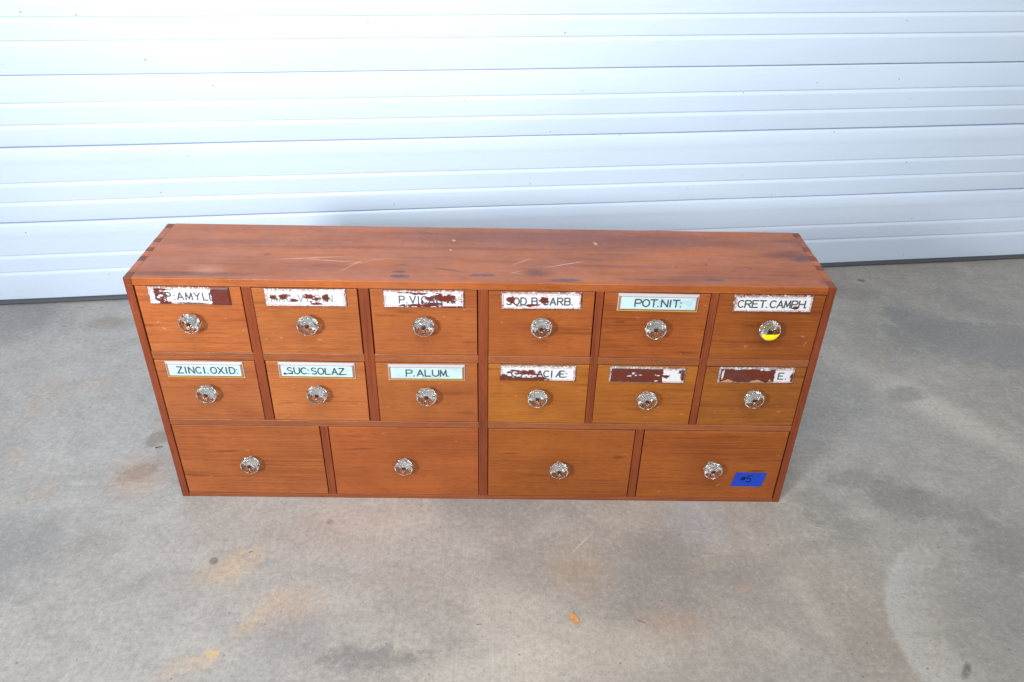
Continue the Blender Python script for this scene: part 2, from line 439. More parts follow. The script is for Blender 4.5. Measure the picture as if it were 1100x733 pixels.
sections = [(.012, .2186, (.0885, .1335)), (.2206, .4026, (.2715, .3185)), (.4046, .5640, (.4545, .5035)),
            (.5649, .7420, (.6365, .6845)), (.7450, .926, (.8195, .8675)), (.930, 1.111, (1.003, 1.051)), (1.115, 1.30, (1.19, 1.235)),
            (1.304, 1.49, (1.375, 1.42)), (1.494, 1.68, (1.56, 1.61)), (1.684, 1.87, (1.75, 1.80)), (1.874, 2.06, (1.94, 1.99)), (2.064, 2.25, (2.13, 2.18))]
DX0, DX1, NX = -1.6, 4.4, 150
for k, (z0, z1, ribs) in enumerate(sections):
    pr = door_profile(z0, z1, ribs, lip=(k != 2))
    bm = bmesh.new()
    cols = []
    for i in range(NX + 1):
        x = DX0 + (DX1 - DX0) * i / NX
        c = []
        for (o_, z) in pr:
            w = .0009 * math.sin(x * 3.1 + k * 1.9) + .0006 * math.sin(x * 9.7 + z * 21 + k)
            zz = z + .0010 * math.sin(x * 1.7 + k * .8)
            if k == 0 and z < z0 + .004: zz = z
            c.append(bm.verts.new((x, -o_ - (w if o_ > -.01 else 0), zz)))
        c.append(bm.verts.new((x, .03, z1))); c.append(bm.verts.new((x, .03, z0)))
        cols.append(c)
    n = len(cols[0])
    for a, b in zip(cols, cols[1:]):
        for j in range(n):
            f = bm.faces.new((a[j], a[(j + 1) % n], b[(j + 1) % n], b[j]))
    bm.faces.new(cols[0]); bm.faces.new(cols[-1][::-1])
    o = link('door_section', bm, M['door'], door)
    o.data.shade_smooth()
    o.data.set_sharp_from_angle(angle=R(28))
bm = bmesh.new()
cols = []
for i in range(61):
    x = DX0 + (DX1 - DX0) * i / 60
    w = .0012 * math.sin(x * 5.3) + .0008 * math.sin(x * 13)
    cols.append([bm.verts.new((x, y, z)) for y, z in ((-.001, .0125), (-.005 - w, .010), (-.007 - w, .004), (-.005, .0008), (.02, .0008), (.02, .0125))])
for a, b in zip(cols, cols[1:]):
    for j in range(6): bm.faces.new((a[j], a[(j + 1) % 6], b[(j + 1) % 6], b[j]))
bm.faces.new(cols[0]); bm.faces.new(cols[-1][::-1])
link('bottom_seal', bm, M['rubber'], door)

# ------------------------------------------------------------------ chest carcass
W2, H, D = .55, .4558, .1976
TT, TS = .0135, .0125
chest = empty('apothecary_chest', (0, 0, 0))
tag(chest, 'long low reddish wooden apothecary chest with sixteen drawers and glass knobs standing on concrete', 'chest')
pins = [(.0, .021), (.058, .075), (.092, .107), (.125, .140), (.180, D)]
bm = bmesh.new()
add_box(bm, -W2 + TS, W2 - TS, 0, D, H - TT, H)
prev = None
gaps = [(a[1], b[0]) for a, b in zip(pins, pins[1:])]
for (y0, y1) in gaps:
    add_box(bm, -W2 + .0003, -W2 + TS, y0 + .0004, y1 - .0004, H - TT + .0003, H - .0003)
    add_box(bm, W2 - TS, W2 - .0003, y0 + .0004, y1 - .0004, H - TT + .0003, H - .0003)
link('top_board', bm, M['top'], chest, bevel=.0011)
for s in (-1, 1):
    bm = bmesh.new()
    xa, xb = sorted((s * W2, s * (W2 - TS + .0002)))
    add_box(bm, xa, xb, .0004, D - .0004, 0, H - TT)
    nb0 = len(bm.faces)
    for (y0, y1) in pins:
        add_box(bm, xa, xb, max(y0, .0004), min(y1, D - .0004), H - TT - .001, H - .0006)
    bm.faces.ensure_lookup_table()
    bm.normal_update()
    for f in bm.faces:
        if abs(f.normal.z) > .9 and f.calc_center_median().z > H - .002:
            f.material_index = 1
    link('side_panel', bm, [M['frame_z'], M['endgrain']], chest, bevel=.0009)
bm = bmesh.new(); add_box(bm, -W2 + TS, W2 - TS, .0008, D - .001, .0, .0085)
link('bottom_board', bm, M['frame_x'], chest, bevel=.0007)
bm = bmesh.new(); add_box(bm, -W2 + TS, W2 - TS, D - .008, D - .0012, .0086, H - TT - .0002)
link('back_panel', bm, M['inside'], chest)
Z1a, Z1b = .3040, .3190     # rail between rows 1 and 2
Z2a, Z2b = .1675, .1805     # rail between rows 2 and 3
ZB, ZT = .0086, H - TT - .0002
def divider(x0, x1, z0, z1, y0):
    bm = bmesh.new(); add_box(bm, x0, x1, y0, D - .009, z0, z1)
    link('divider', bm, M['frame_z'], chest, bevel=.0007)
C0, C1 = -.0065, .0090
divider(C0, C1, ZB, ZT, .0006)
UP = [(-.3722, -.3572), (-.1922, -.1762), (.1772, .1890), (.3572, .3690)]
for a, b in UP: divider(a, b, Z2b, ZT, .0010)
LOW = [(-.2808, -.2676), (.2672, .2810)]
for a, b in LOW: divider(a, b, ZB, Z2a, .0010)
M['rail'] = wood('rail_wood', lin(174, 104, 62), lin(128, 68, 38), 'x', 63, .30, .8)
def rail(x0, x1, z0, z1, y0=.0016):
    bm = bmesh.new(); add_box(bm, x0, x1, y0, D - .009, z0, z1)
    link('rail', bm, M['rail'], chest, bevel=.0012)
XL, XR = -W2 + TS, W2 - TS
cuts = [XL, -.3722, -.3572, -.1922, -.1762, C0, C1, .1772, .1890, .3572, .3690, XR]
bays = [(cuts[i], cuts[i + 1]) for i in range(0, 12, 2)]
for a, b in bays: rail(a, b, Z1a, Z1b)
rail(XL, C0, Z2a, Z2b - .0002, .0012); rail(C1, XR, Z2a, Z2b - .0002, .0012)

# ------------------------------------------------------------------ glass labels, painted in numpy
def vnoise(x, y, seed):
    rs = np.random.RandomState(seed)
    tab = rs.rand(64, 64)
    xi, yi = np.floor(x).astype(int), np.floor(y).astype(int)
    fx, fy = x - xi, y - yi
    fx = fx * fx * (3 - 2 * fx); fy = fy * fy * (3 - 2 * fy)
    g = lambda a, b: tab[a % 64, b % 64]
    return (g(xi, yi) * (1 - fx) + g(xi + 1, yi) * fx) * (1 - fy) + (g(xi, yi + 1) * (1 - fx) + g(xi + 1, yi + 1) * fx) * fy
def fbm(x, y, seed, o=4):
    s = 0; a = .5; 
    for k in range(o):
        s = s + a * vnoise(x * 2 ** k + 7 * k, y * 2 ** k + 3 * k, seed + k); a *= .5
    return s / (1 - .5 ** o)

def arc(cx, cy, rx, ry, a0, a1, n=14):
    return [(cx + rx * math.cos(R(a0 + (a1 - a0) * i / n)), cy + ry * math.sin(R(a0 + (a1 - a0) * i / n))) for i in range(n + 1)]
GL = {
    'A': [[(0, 0), (.5, 1), (1, 0)], [(.18, .33), (.82, .33)]],
    'B': [[(0, 0), (0, 1), (.6, 1)], arc(.6, .76, .34, .24, 90, -90), [(.6, .52), (0, .52)], [(.6, .52)] + arc(.64, .26, .36, .26, 90, -90), [(.64, 0), (0, 0)]],
    'C': [arc(.55, .5, .55, .5, 50, 310, 20)],
    'D': [[(.45, 0), (0, 0), (0, 1), (.45, 1)], arc(.45, .5, .55, .5, 90, -90, 18)],
    'E': [[(.9, 0), (0, 0), (0, 1), (.9, 1)], [(0, .52), (.75, .52)]],
    'G': [arc(.55, .5, .55, .5, 50, 350, 20), [(1.08, .42), (.62, .42)]],
    'H': [[(0, 0), (0, 1)], [(1, 0), (1, 1)], [(0, .52), (1, .52)]],
    'I': [[(.5, 0), (.5, 1)]],
    'L': [[(.05, 1), (.05, 0), (.9, 0)]],
    'M': [[(0, 0), (.08, 1), (.5, .15), (.92, 1), (1, 0)]],
    'N': [[(0, 0), (0, 1), (1, 0), (1, 1)]],
    'O': [arc(.5, .5, .54, .5, 0, 360, 28)],
    'P': [[(0, 0), (0, 1), (.6, 1)], arc(.6, .73, .36, .27, 90, -90), [(.6, .46), (0, .46)]],
    'R': [[(0, 0), (0, 1), (.6, 1)], arc(.6, .75, .36, .25, 90, -90), [(.6, .5), (0, .5)], [(.5, .5), (1, 0)]],
    'S': [arc(.5, .75, .42, .25, 35, 250, 14) + arc(.5, .25, .45, .25, 80, -145, 16)],
    'T': [[(0, 1), (1, 1)], [(.5, 1), (.5, 0)]],
    'U': [[(0, 1), (0, .4)] + arc(.5, .4, .5, .4, 180, 360) + [(1, 1)]],
    'V': [[(0, 1), (.5, 0), (1, 1)]],
    'X': [[(0, 0), (1, 1)], [(0, 1), (1, 0)]],
    'Y': [[(0, 1), (.5, .5), (1, 1)], [(.5, .5), (.5, 0)]],
    'Z': [[(.02, 1), (1, 1), (0, 0), (1, 0)]],
    'Æ': [[(0, 0), (.5, 1), (1.05, 1)], [(.5, 1), (.5, 0), (1.1, 0)], [(.15, .35), (.5, .35)], [(.5, .52), (.95, .52)]],
    '.': [[(0, .02), (.12, .02)]],
    ':': [[(0, .05), (.12, .05)], [(0, .62), (.12, .62)]],
}
def segdist(x, y, p, q):
    px, py = p; dx, dy = q[0] - px, q[1] - py
    L = dx * dx + dy * dy + 1e-12
    t_ = np.clip(((x - px) * dx + (y - py) * dy) / L, 0, 1)
    return np.hypot(x - px - t_ * dx, y - py - t_ * dy)
def text_dist(x, y, items, w, h):
    """items: (char, u0, u1) in fractions of the label; returns distance in mm"""
    d = np.full(x.shape, 99.0)
    th = .39 * h; y0 = h * .5 - th / 2
    for ch, u0, u1 in items:
        for st in GL[ch]:
            pts = [(w * (u0 + (u1 - u0) * a), y0 + th * b) for a, b in st]
            for p, q in zip(pts, pts[1:]):
                m = (x > min(p[0], q[0]) - 3) & (x < max(p[0], q[0]) + 3)
                d[m] = np.minimum(d[m], segdist(x[m], y[m], p, q))
    return d
def spaced(s, u0, u1, lw=.066):
    """lay out characters evenly; dots take little room"""
    wd = [(.022 if c in '.:' else (.03 if c == 'I' else (.105 if c == 'Æ' else lw))) for c in s]
    gap = (u1 - u0 - sum(wd)) / (len(s) - 1)
    out = []; u = u0
    for c, a in zip(s, wd):
        out.append((c, u, u + a)); u += a + gap
    return out
WHITE = np.array(lin(206, 209, 214)[:3]); CYAN = np.array(lin(176, 205, 210)[:3])
BROWN = np.array(lin(92, 36, 20)[:3]); PURP = np.array(lin(88, 44, 44)[:3]); REDL = np.array(lin(200, 66, 66)[:3])
INK = np.array(lin(20, 28, 36)[:3]); TAN = np.array(lin(150, 104, 74)[:3]); GREY = np.array(lin(136, 128, 122)[:3])
GOLD = np.array(lin(204, 184, 82)[:3]); SILV = np.array(lin(176, 178, 184)[:3]); SHAD = np.array(lin(124, 146, 150)[:3])

def paint(spec, w, h, seed):
    nx, ny = 300, 78
    x, y = np.meshgrid(np.linspace(0, w, nx), np.linspace(0, h, ny))
    n1 = fbm(x / 5.0, y / 3.2, seed, 5); n2 = fbm(x / 2.0 + 31, y / 1.6, seed + 9, 4); n3 = fbm(x / 16, y / 9, seed + 20, 3)
    e = np.minimum(np.minimum(x, w - x), np.minimum(y, h - y))
    top = h - y
    col = np.empty(x.shape + (3,))
    if spec['kind'] == 'intact':
        col[:] = CYAN
        col[:] = col * (1 - .14 * np.clip((n3 - .5) * 5, 0, 1))[..., None]
        if spec.get('bluish'):
            m = np.clip((n3 - .42) * 6, 0, 1)[..., None] * np.clip((x / w - .45) * 3 + .35, .2, 1)[..., None]
            col = col * (1 - m * .6) + np.array(lin(168, 190, 206)[:3]) * m * .6
        ri = (e > 4.6) & (e < 5.5) & (top < 6.2); col[ri] = REDL * .8 + .1
        ri = (e > 5.0) & (e < 5.4); col[ri] = REDL * .5 + CYAN * .5
        m = e < 4.6; col[m] = (TAN * (1 + .35 * (n1 - .5)[..., None]))[m]  # wood tone reflected in the glass bevel, painted on
        m = (top < 4.2) & (e < 4.6); col[m] = SILV * .85  # pale reflection along the top bevel, painted on
        m = (y < 1.9) & (e < 4.6); col[m] = GOLD
        m = (e < .9) & (top > 1) & (y > 1.9); col[m] = SILV * .8
    else:
        col[:] = WHITE
        ri = (np.abs(e - 4.3) < .55) & (n2 > .40); col[ri] = REDL * .75 + .05
        ri = (np.abs(e - 5.0) < .25) & (n2 > .55); col[ri] = REDL * .5 + .4
        # ragged rubbed edge
        rag = spec.get('rag', .7)
        m = e < 2.0 + 1.6 * n1; col[m] = (TAN * .5 + GREY * .5 + (n2[..., None] - .5) * .25)[m]
        m = m & (n2 > .60 - .12 * (1 - rag)) & (e > .5); col[m] = (WHITE * .5 + SILV * .42)
        m = (e < 3.8 * rag * np.clip(2.6 * n2 - 1.05, 0, 1.4)); col[m] = PURP * .9
        m = (e < 2.4) & (n2 > .58) & (n1 < .48); col[m] = SILV
    d = text_dist(x, y, spec['text'], w, h)
    if spec['kind'] == 'intact' or spec.get('shadow'):
        ds = text_dist(x - .5, y + .5, spec['text'], w, h)
        m = np.clip(1.15 - ds, 0, 1)[..., None] * .5
        col = col * (1 - m) + SHAD * m
    m = np.clip((1.2 - d) / .35 + .5, 0, 1)[..., None] * spec.get('ink', .9)
    col = col * (1 - m) + INK * m
    # missing paint
    f = np.full(x.shape, 9.0)
    for (cu, cv, ru, rv) in spec.get('flake', ()):
        f = np.minimum(f, np.sqrt(((x / w - cu) / ru) ** 2 + ((y / h - cv) / rv) ** 2))
    for (a, b, c, dd) in spec.get('flakebox', ()):
        q = np.maximum(np.maximum(a - x / w, x / w - c) * w, np.maximum(b - y / h, y / h - dd) * h)
        f = np.minimum(f, 1 + q / 2.2)
    n4 = fbm(x / 1.1 + 5, y / .8, seed + 40, 3)
    fl = f + (n1 - .5) * 1.5 + (n2 - .5) * 1.0 + (n4 - .5) * .9
    mk = fl < 1
    br = BROWN * (.75 + .6 * n1)[..., None]
    pm = np.clip((n3 - .45) * 5 + spec.get('purple', 0), 0, 1)[..., None]
    br = br * (1 - pm) + PURP * (.8 + .5 * n2)[..., None] * pm
    col[mk] = br[mk]
    lip = (fl >= 1) & (fl < 1.10); col[lip] = col[lip] * .75
    for (cu, cv, ru, rv) in spec.get('chips', ()):      # bits of white paint that stayed on
        m = (np.sqrt(((x / w - cu) / ru) ** 2 + ((y / h - cv) / rv) ** 2) + (n2 - .5) * 1.4) < 1
        col[m] = WHITE * .93
    if spec.get('residue'):
        m = mk & (y < 8.5 * np.clip(n3 * 1.5 + n1 * .6 - .55, 0, 1)) & (e > 1)
        k_ = np.clip(.35 + n2, 0, .85)[..., None]
        col = np.where(m[..., None], col * (1 - k_) + np.array(lin(186, 146, 112)[:3]) * k_, col)
    if spec.get('dirtyedge'):
        m = mk & (e < 2.2 * (n1 + .55)); col[m] = (GREY * .9)[None]
        m = mk & (e < 2.4) & (n2 > .6); col[m] = WHITE * .75
    if spec.get('tornpaper'):
        pass
    return x, y, e, np.clip(col, 0.004, .9)

LH = 'painted glass label '
SPECS = [
 dict(c=(-.4538, .4255), w=.1255, text=[('P', .215, .28), (':', .32, .34), ('A', .355, .43), ('M', .46, .54), ('Y', .57, .635), ('L', .67, .73), ('I', .74, .77)],
      flakebox=((.77, -.1, 1.1, 1.1), (.08, .14, .155, .82)), flake=((.17, .5, .065, .33), (.16, .86, .11, .06), (.20, .10, .08, .08), (.5, .12, .2, .035)), chips=((.125, .42, .022, .05), (.16, .52, .03, .05), (.05, .4, .02, .4), (.09, .16, .035, .10)),
      purple=.25, rag=.6, label='peeling label reading P: AMYL'),
 dict(c=(-.2737, .4258), w=.126, rag=.3, text=spaced('MAG:VI.SIN.', .08, .88), flake=((.11, .54, .065, .12), (.24, .60, .06, .14), (.36, .38, .05, .07), (.56, .60, .075, .13), (.64, .48, .05, .10), (.76, .54, .045, .18), (.63, .20, .06, .07), (.56, .30, .015, .06)), ink=.6, purple=-.6, label='white label with its lettering flaked off'),
 dict(c=(-.0908, .4250), w=.1265, text=[('P', .20, .265), ('.', .29, .31), ('V', .33, .40), ('I', .42, .45), ('C', .475, .54), ('A', .56, .63), ('E', .66, .73)], ink=.88,
      flake=((.78, .55, .15, .24), (.66, .66, .08, .2), (.57, .55, .05, .10), (.42, .84, .12, .07), (.3, .88, .12, .03), (.45, .17, .24, .09), (.62, .25, .1, .09), (.84, .08, .15, .07), (.48, .33, .015, .10)), purple=-.1, label='flaking label reading P. VIC'),
 dict(c=(.0922, .4250), w=.127, text=spaced('SOD.B:CARB.', .07, .90), flake=((.135, .56, .045, .18), (.535, .58, .055, .19), (.37, .26, .085, .075), (.23, .24, .06, .025)), shadow=True, purple=-.5, rag=1.1, label='chipped label reading SOD. B: CARB.'),
 dict(c=(.2745, .4250), w=.1265, kind='intact', text=spaced('POT.NIT:', .215, .80, .078), bluish=True, label='clean label reading POT. NIT'),
 dict(c=(.4556, .4258), w=.125, text=spaced('CRET.CAMPH.', .055, .935, .072), shadow=True, flake=((.80, .30, .035, .12), (.77, .28, .03, .05)), purple=-.5, rag=1.2, label='label reading CRET. CAMPH.'),
 dict(c=(-.4554, .2862), w=.1265, kind='intact', text=spaced('ZINCI.OXID:', .145, .935, .068), label='clean label reading ZINCI. OXID'),
 dict(c=(-.2723, .2870), w=.1255, kind='intact', text=spaced('SUC:SOLAZ.', .115, .90, .07), flake=((.09, .30, .028, .07), (.165, .33, .018, .07)), purple=1, label='clean label reading SUC: SOLAZ.'),
 dict(c=(-.0917, .2855), w=.1265, kind='intact', text=spaced('P.ALUM.', .235, .80, .08), label='clean label reading P. ALUM.'),
 dict(c=(.092, .2870), w=.1265, text=[('G', .155, .225), (':', .245, .265), ('A', .28, .345), ('C', .37, .43), ('A', .49, .56), ('C', .575, .64), ('I', .66, .695), ('Æ', .735, .835), (':', .865, .885)],
      flake=((.36, .56, .14, .15), (.22, .66, .1, .07), (.24, .10, .32, .17), (.50, .16, .14, .14), (.06, .2, .1, .22), (.47, .42, .05, .14), (.42, .62, .04, .1), (.12, .56, .03, .08)), chips=((.33, .38, .03, .045), (.39, .36, .02, .05), (.45, .36, .03, .05), (.24, .36, .03, .05)), shadow=True, purple=-.2, label='half flaked label ending in ACIÆ'),
 dict(c=(.2734, .2862), w=.126, text=[], flakebox=((-.1, -.1, .70, 1.1),), flake=((.97, .75, .05, .24), (.73, .45, .05, .10), (.97, .4, .03, .2)), chips=((.31, .63, .022, .045), (.27, .47, .016, .035), (.345, .5, .012, .03), (.40, .53, .022, .02), (.64, .52, .02, .03), (.62, .17, .02, .045), (.24, .45, .012, .03), (.60, .55, .01, .02)), purple=-.1, dirtyedge=True, label='label stripped to brown with white patch at right'),
 dict(c=(.4551, .2880), w=.1265, text=[('E', .785, .855), ('.', .885, .905)], flakebox=((-.1, -.1, .735, 1.1),), flake=((.97, .5, .03, .2), (.99, .2, .04, .2)), chips=((.05, .6, .013, .3), (.68, .22, .010, .035), (.55, .90, .02, .05), (.62, .88, .04, .04), (.24, .93, .05, .04)), purple=-.4, residue=True, dirtyedge=True, label='label stripped to brown with only a letter E left'),
]
def make_label(spec, parent, k):
    w, h = spec['w'] * 1000, 31.5
    spec.setdefault('kind', 'worn')
    x, y, e, col = paint(spec, w, h, 11 + 17 * k)
    ny, nx = x.shape
    bev = 4.4 if spec['kind'] == 'intact' else 2.6
    hi = 3.2
    th = 1.3 + (hi - 1.3) * np.clip(e / bev, 0, 1)
    V = np.stack([(x - w / 2) / 1000, -th / 1000, (y - h / 2) / 1000], -1).reshape(-1, 3)
    idx = np.arange(nx * ny).reshape(ny, nx)
    F = np.stack([idx[:-1, :-1], idx[:-1, 1:], idx[1:, 1:], idx[1:, :-1]], -1).reshape(-1, 4).tolist()
    # skirt down to the drawer face
    loop = list(idx[0, :]) + list(idx[1:, -1]) + list(idx[-1, :-1][::-1]) + list(idx[1:-1, 0][::-1])
    base = len(V)
    Vs = V[loop].copy(); Vs[:, 1] = .0002
    V = np.vstack([V, Vs])
    n = len(loop)
    for i in range(n):
        F.append([int(loop[i]), base + i, base + (i + 1) % n, int(loop[(i + 1) % n])])
    me = bpy.data.meshes.new('label_plate')
    me.from_pydata(V.tolist(), [], F)
    C_ = np.vstack([col.reshape(-1, 3), np.tile(GREY * .6, (n, 1))])
    ca = me.color_attributes.new('paint', 'FLOAT_COLOR', 'POINT')
    ca.data.foreach_set('color', np.hstack([C_, np.ones((len(C_), 1))]).astype(np.float32).ravel())
    me.materials.append(M['label'])
    o = bpy.data.objects.new('label_plate', me); COL.objects.link(o); o.parent = parent
    return o

# ------------------------------------------------------------------ drawers
def knob_mesh():
    """pressed glass knob: foot, neck, eight-lobed girdle, stepped round front with a dished centre"""
    bm = bmesh.new()
    n = 48
    prof = [(.0004, .0088, 0), (.0020, .0088, 0), (.0042, .0078, 0), (.0062, .0086, 0), (.0090, .0132, .2), (.0108, .0160, .6), (.0120, .0168, .7), (.0150, .0170, .7), (.0168, .0168, .6),
            (.0184, .0158, .3), (.0192, .0148, 0), (.0195, .0136, 0), (.0201, .0124, 0), (.0203, .0114, 0), (.0208, .0104, 0), (.0215, .0094, 0), (.0217, .0078, 0), (.0212, .0060, 0), (.0196, .0047, 0), (.0165, .0042, 0), (.0160, .0034, 0)]
    rings = []
    for (d, r, lobe) in prof:
        ring = []
        for i in range(n):
            a = 2 * math.pi * i / n
            q = (a % (math.pi / 4)) - math.pi / 8
            oct_ = math.cos(math.pi / 8) / math.cos(q) * 1.035      # an octagon in polar form
            rr_ = r * (1 + lobe * (oct_ - 1) * .9)
            ring.append(bm.verts.new((rr_ * math.cos(a), -d, rr_ * math.sin(a))))
        rings.append(ring)
    for a, b in zip(rings, rings[1:]):
        for i in range(n):
            bm.faces.new((a[i], a[(i + 1) % n], b[(i + 1) % n], b[i]))
    bm.faces.new(rings[0]); bm.faces.new(rings[-1][::-1])
    bmesh.ops.recalc_face_normals(bm, faces=bm.faces)
    me = bpy.data.meshes.new('knob'); bm.to_mesh(me); bm.free()
    me.shade_smooth(); me.set_sharp_from_angle(angle=R(30))
    me.materials.append(M['glass'])
    return me
KNOB = knob_mesh()
def bolt_mesh():
    bm = bmesh.new()
    lathe(bm, [(.0161, .0), (.0161, .0030), (.0176, .0034), (.0186, .0028), (.0190, .0014)], 16)
    add_box(bm, -.0022, .0022, -.01912, -.0186, -.0004, .0004, 1)
    bmesh.ops.recalc_face_normals(bm, faces=bm.faces)
    me = bpy.data.meshes.new('knob_bolt'); bm.to_mesh(me); bm.free()
    me.materials.append(M['steel']); me.materials.append(M['ink'])
    return me
BOLT = bolt_mesh()
def reflector_mesh():  # silver disc added behind the glass to brighten the knob
    bm = bmesh.new()
    lathe(bm, [(.0002, .0086), (.0010, .0086), (.0013, .0080), (.0014, .0060)], 24, cap=True)
    bmesh.ops.recalc_face_normals(bm, faces=bm.faces)
    me = bpy.data.meshes.new('knob_reflector'); bm.to_mesh(me); bm.free()
    me.materials.append(M['silver'])
    return me
REFLECTOR = reflector_mesh()

def drawer(x0, x1, z0, z1, mat, kx, kz, proud=0.0, tilt=0.0, spec=None, k=0, rot=0.0, label=None):
    g = random.uniform(.0009, .0014); gl, gr = random.uniform(.0007, .0019), random.uniform(.0007, .0019)
    cx, cz = (x0 + x1) / 2, (z0 + z1) / 2
    bm = bmesh.new()
    add_box(bm, x0 + gl - cx, x1 - gr - cx, 0, .016, z0 + g * .6 - cz, z1 - g - cz)
    # the box behind the front
    add_box(bm, x0 + .004 - cx, x1 - .004 - cx, .0162, D - .02, z0 + .002 - cz, z1 - .006 - cz, 1)
    o = link('drawer', bm, [mat, M['inside']], chest, loc=(cx, .0018 - proud, cz), bevel=.0008)
    o.rotation_euler = (0, tilt, 0)
    if label: o['label'] = label
    e_ = bpy.data.objects.new('knob', KNOB); COL.objects.link(e_); e_.parent = o
    e_.location = (kx - cx, -.0001, kz - cz); e_.rotation_euler = (random.uniform(-.04, .04), rot, random.uniform(-.04, .04))
    b_ = bpy.data.objects.new('knob_bolt', BOLT); COL.objects.link(b_); b_.parent = o
    b_.location = e_.location; b_.rotation_euler = (e_.rotation_euler[0], random.uniform(0, 3), e_.rotation_euler[2])
    c_ = bpy.data.objects.new('knob_reflector', REFLECTOR); COL.objects.link(c_); c_.parent = o
    c_.location = e_.location
    if spec:
        l_ = make_label(spec, o, k)
        l_.location = (spec['c'][0] - cx, -.0002, spec['c'][1] - cz)
        l_.rotation_euler = (0, random.uniform(-.006, .006), 0)
    return o, e_
mats1, mats2 = DW[:6], DW[6:12]
K1 = [-.4567, -.2740, -.0919, .0926, .2746, .4547]
K1z = [.3828, .3825, .3820, .3830, .3840, .3838]
K2 = [-.4567, -.2750, -.0925, .0914, .2755, .4547]
K2z = [.2452, .2460, .2450, .2438, .2430, .2475]
proud1 = [.0006, .0022, .0002, .0004, .0012, .0004]
proud2 = [.0010, .0006, .0004, .0002, .0008, .0004]
D6 = None
for i, (a, b) in enumerate(bays):
    o, kn = drawer(a, b, Z1b, ZT, mats1[i], K1[i], K1z[i], proud1[i], random.uniform(-.005, .005), SPECS[i], i, random.uniform(0, 1),
                   'upper row drawer with ' + SPECS[i]['label'])
    if i == 5: D6 = o
    drawer(a, b, Z2b, Z1a, mats2[i], K2[i], K2z[i], proud2[i], random.uniform(-.005, .005), SPECS[6 + i], 6 + i, random.uniform(0, 1),
           'middle row drawer with ' + SPECS[6 + i]['label'])
matsL = DW[12:]
lowb = [(XL, -.2808), (-.2676, C0), (C1, .2672), (.2810, XR)]
names = ['far left', 'left of the centre divider', 'right of the centre divider', 'far right']
for i, (a, b) in enumerate(lowb):
    drawer(a, b, ZB, Z2a, matsL[i], (-.4102, -.1380, .1370, .4107)[i], (.0895, .0892, .0845, .0885)[i], .0006, random.uniform(-.002, .002), None, 0,
           random.uniform(0, 1), 'wide plain bottom drawer, ' + names[i])

# ------------------------------------------------------------------ tape with writing, sticker
tape = empty('tape_label', (.4838, .0010, .0555))
tag(tape, 'piece of blue masking tape marked #5 stuck on the bottom right drawer', 'tape')
bm = bmesh.new()
nx, ny = 14, 8
tw, thh = .0560, .0335
g = [[None] * (ny + 1) for _ in range(nx + 1)]
g2 = [[None] * (ny + 1) for _ in range(nx + 1)]
for i in range(nx + 1):
    for j in range(ny + 1):
        u, v = i / nx - .5, j / ny - .5
        xx = u * tw + v * .0052 + (.0004 * ((j % 2) * 2 - 1) if i in (0, nx) else 0)
        lift = .0004 + .0010 * max(0, abs(u) - .40) * 10 * (.3 + max(0, v)) + .00012 * math.sin(u * 23 + v * 9)
        g[i][j] = bm.verts.new((xx, -lift, v * thh - u * .0006))
        g2[i][j] = bm.verts.new((xx, -lift + .00022, v * thh - u * .0006))
for i in range(nx):
    for j in range(ny):
        bm.faces.new((g[i][j], g[i + 1][j], g[i + 1][j + 1], g[i][j + 1]))
        bm.faces.new((g2[i][j], g2[i][j + 1], g2[i + 1][j + 1], g2[i + 1][j]))
for i in range(nx):
    bm.faces.new((g[i][0], g2[i][0], g2[i + 1][0], g[i + 1][0])); bm.faces.new((g[i][ny], g[i + 1][ny], g2[i + 1][ny], g2[i][ny]))
for j in range(ny):
    bm.faces.new((g[0][j], g[0][j + 1], g2[0][j + 1], g2[0][j])); bm.faces.new((g[nx][j], g2[nx][j], g2[nx][j + 1], g[nx][j + 1]))
link('strip', bm, M['tape'], tape, smooth=False)
def stroke(bm, pts, w, y):
    for p, q in zip(pts, pts[1:]):
        p, q = Vector(p), Vector(q); d = (q - p).normalized(); n_ = Vector((-d.y, d.x)) * w / 2
        p = p - d * w * .3; q = q + d * w * .3
        a = [p + n_, p - n_, q - n_, q + n_]
        lo = [bm.verts.new((v.x, y, v.y)) for v in a]; up = [bm.verts.new((v.x, y - .00015, v.y)) for v in a]
        bm.faces.new(lo[::-1]); bm.faces.new(up)
        for i in range(4): bm.faces.new((lo[i], lo[(i + 1) % 4], up[(i + 1) % 4], up[i]))
bm = bmesh.new()
mm = .001
for st in ([(-9, 5), (-11, -1)], [(-6.4, 5.5), (-8.2, -.5)], [(-12, 3.6), (-5.2, 4.2)], [(-12.6, 1.0), (-5.8, 1.6)],
           [(3.2, 8.2), (-2.2, 7.4)], [(-2.2, 7.4), (-3.0, 2.2)], [(-3.0, 2.2), (.2, 3.2), (2.2, 1.4), (2.0, -2.0), (-.4, -4.2), (-3.8, -3.6)]):
    stroke(bm, [(a * mm * 1.25 + .001, b * mm * 1.25 - .0005) for a, b in st], .0019, -.00052)
link('writing', bm, M['ink'], tape)

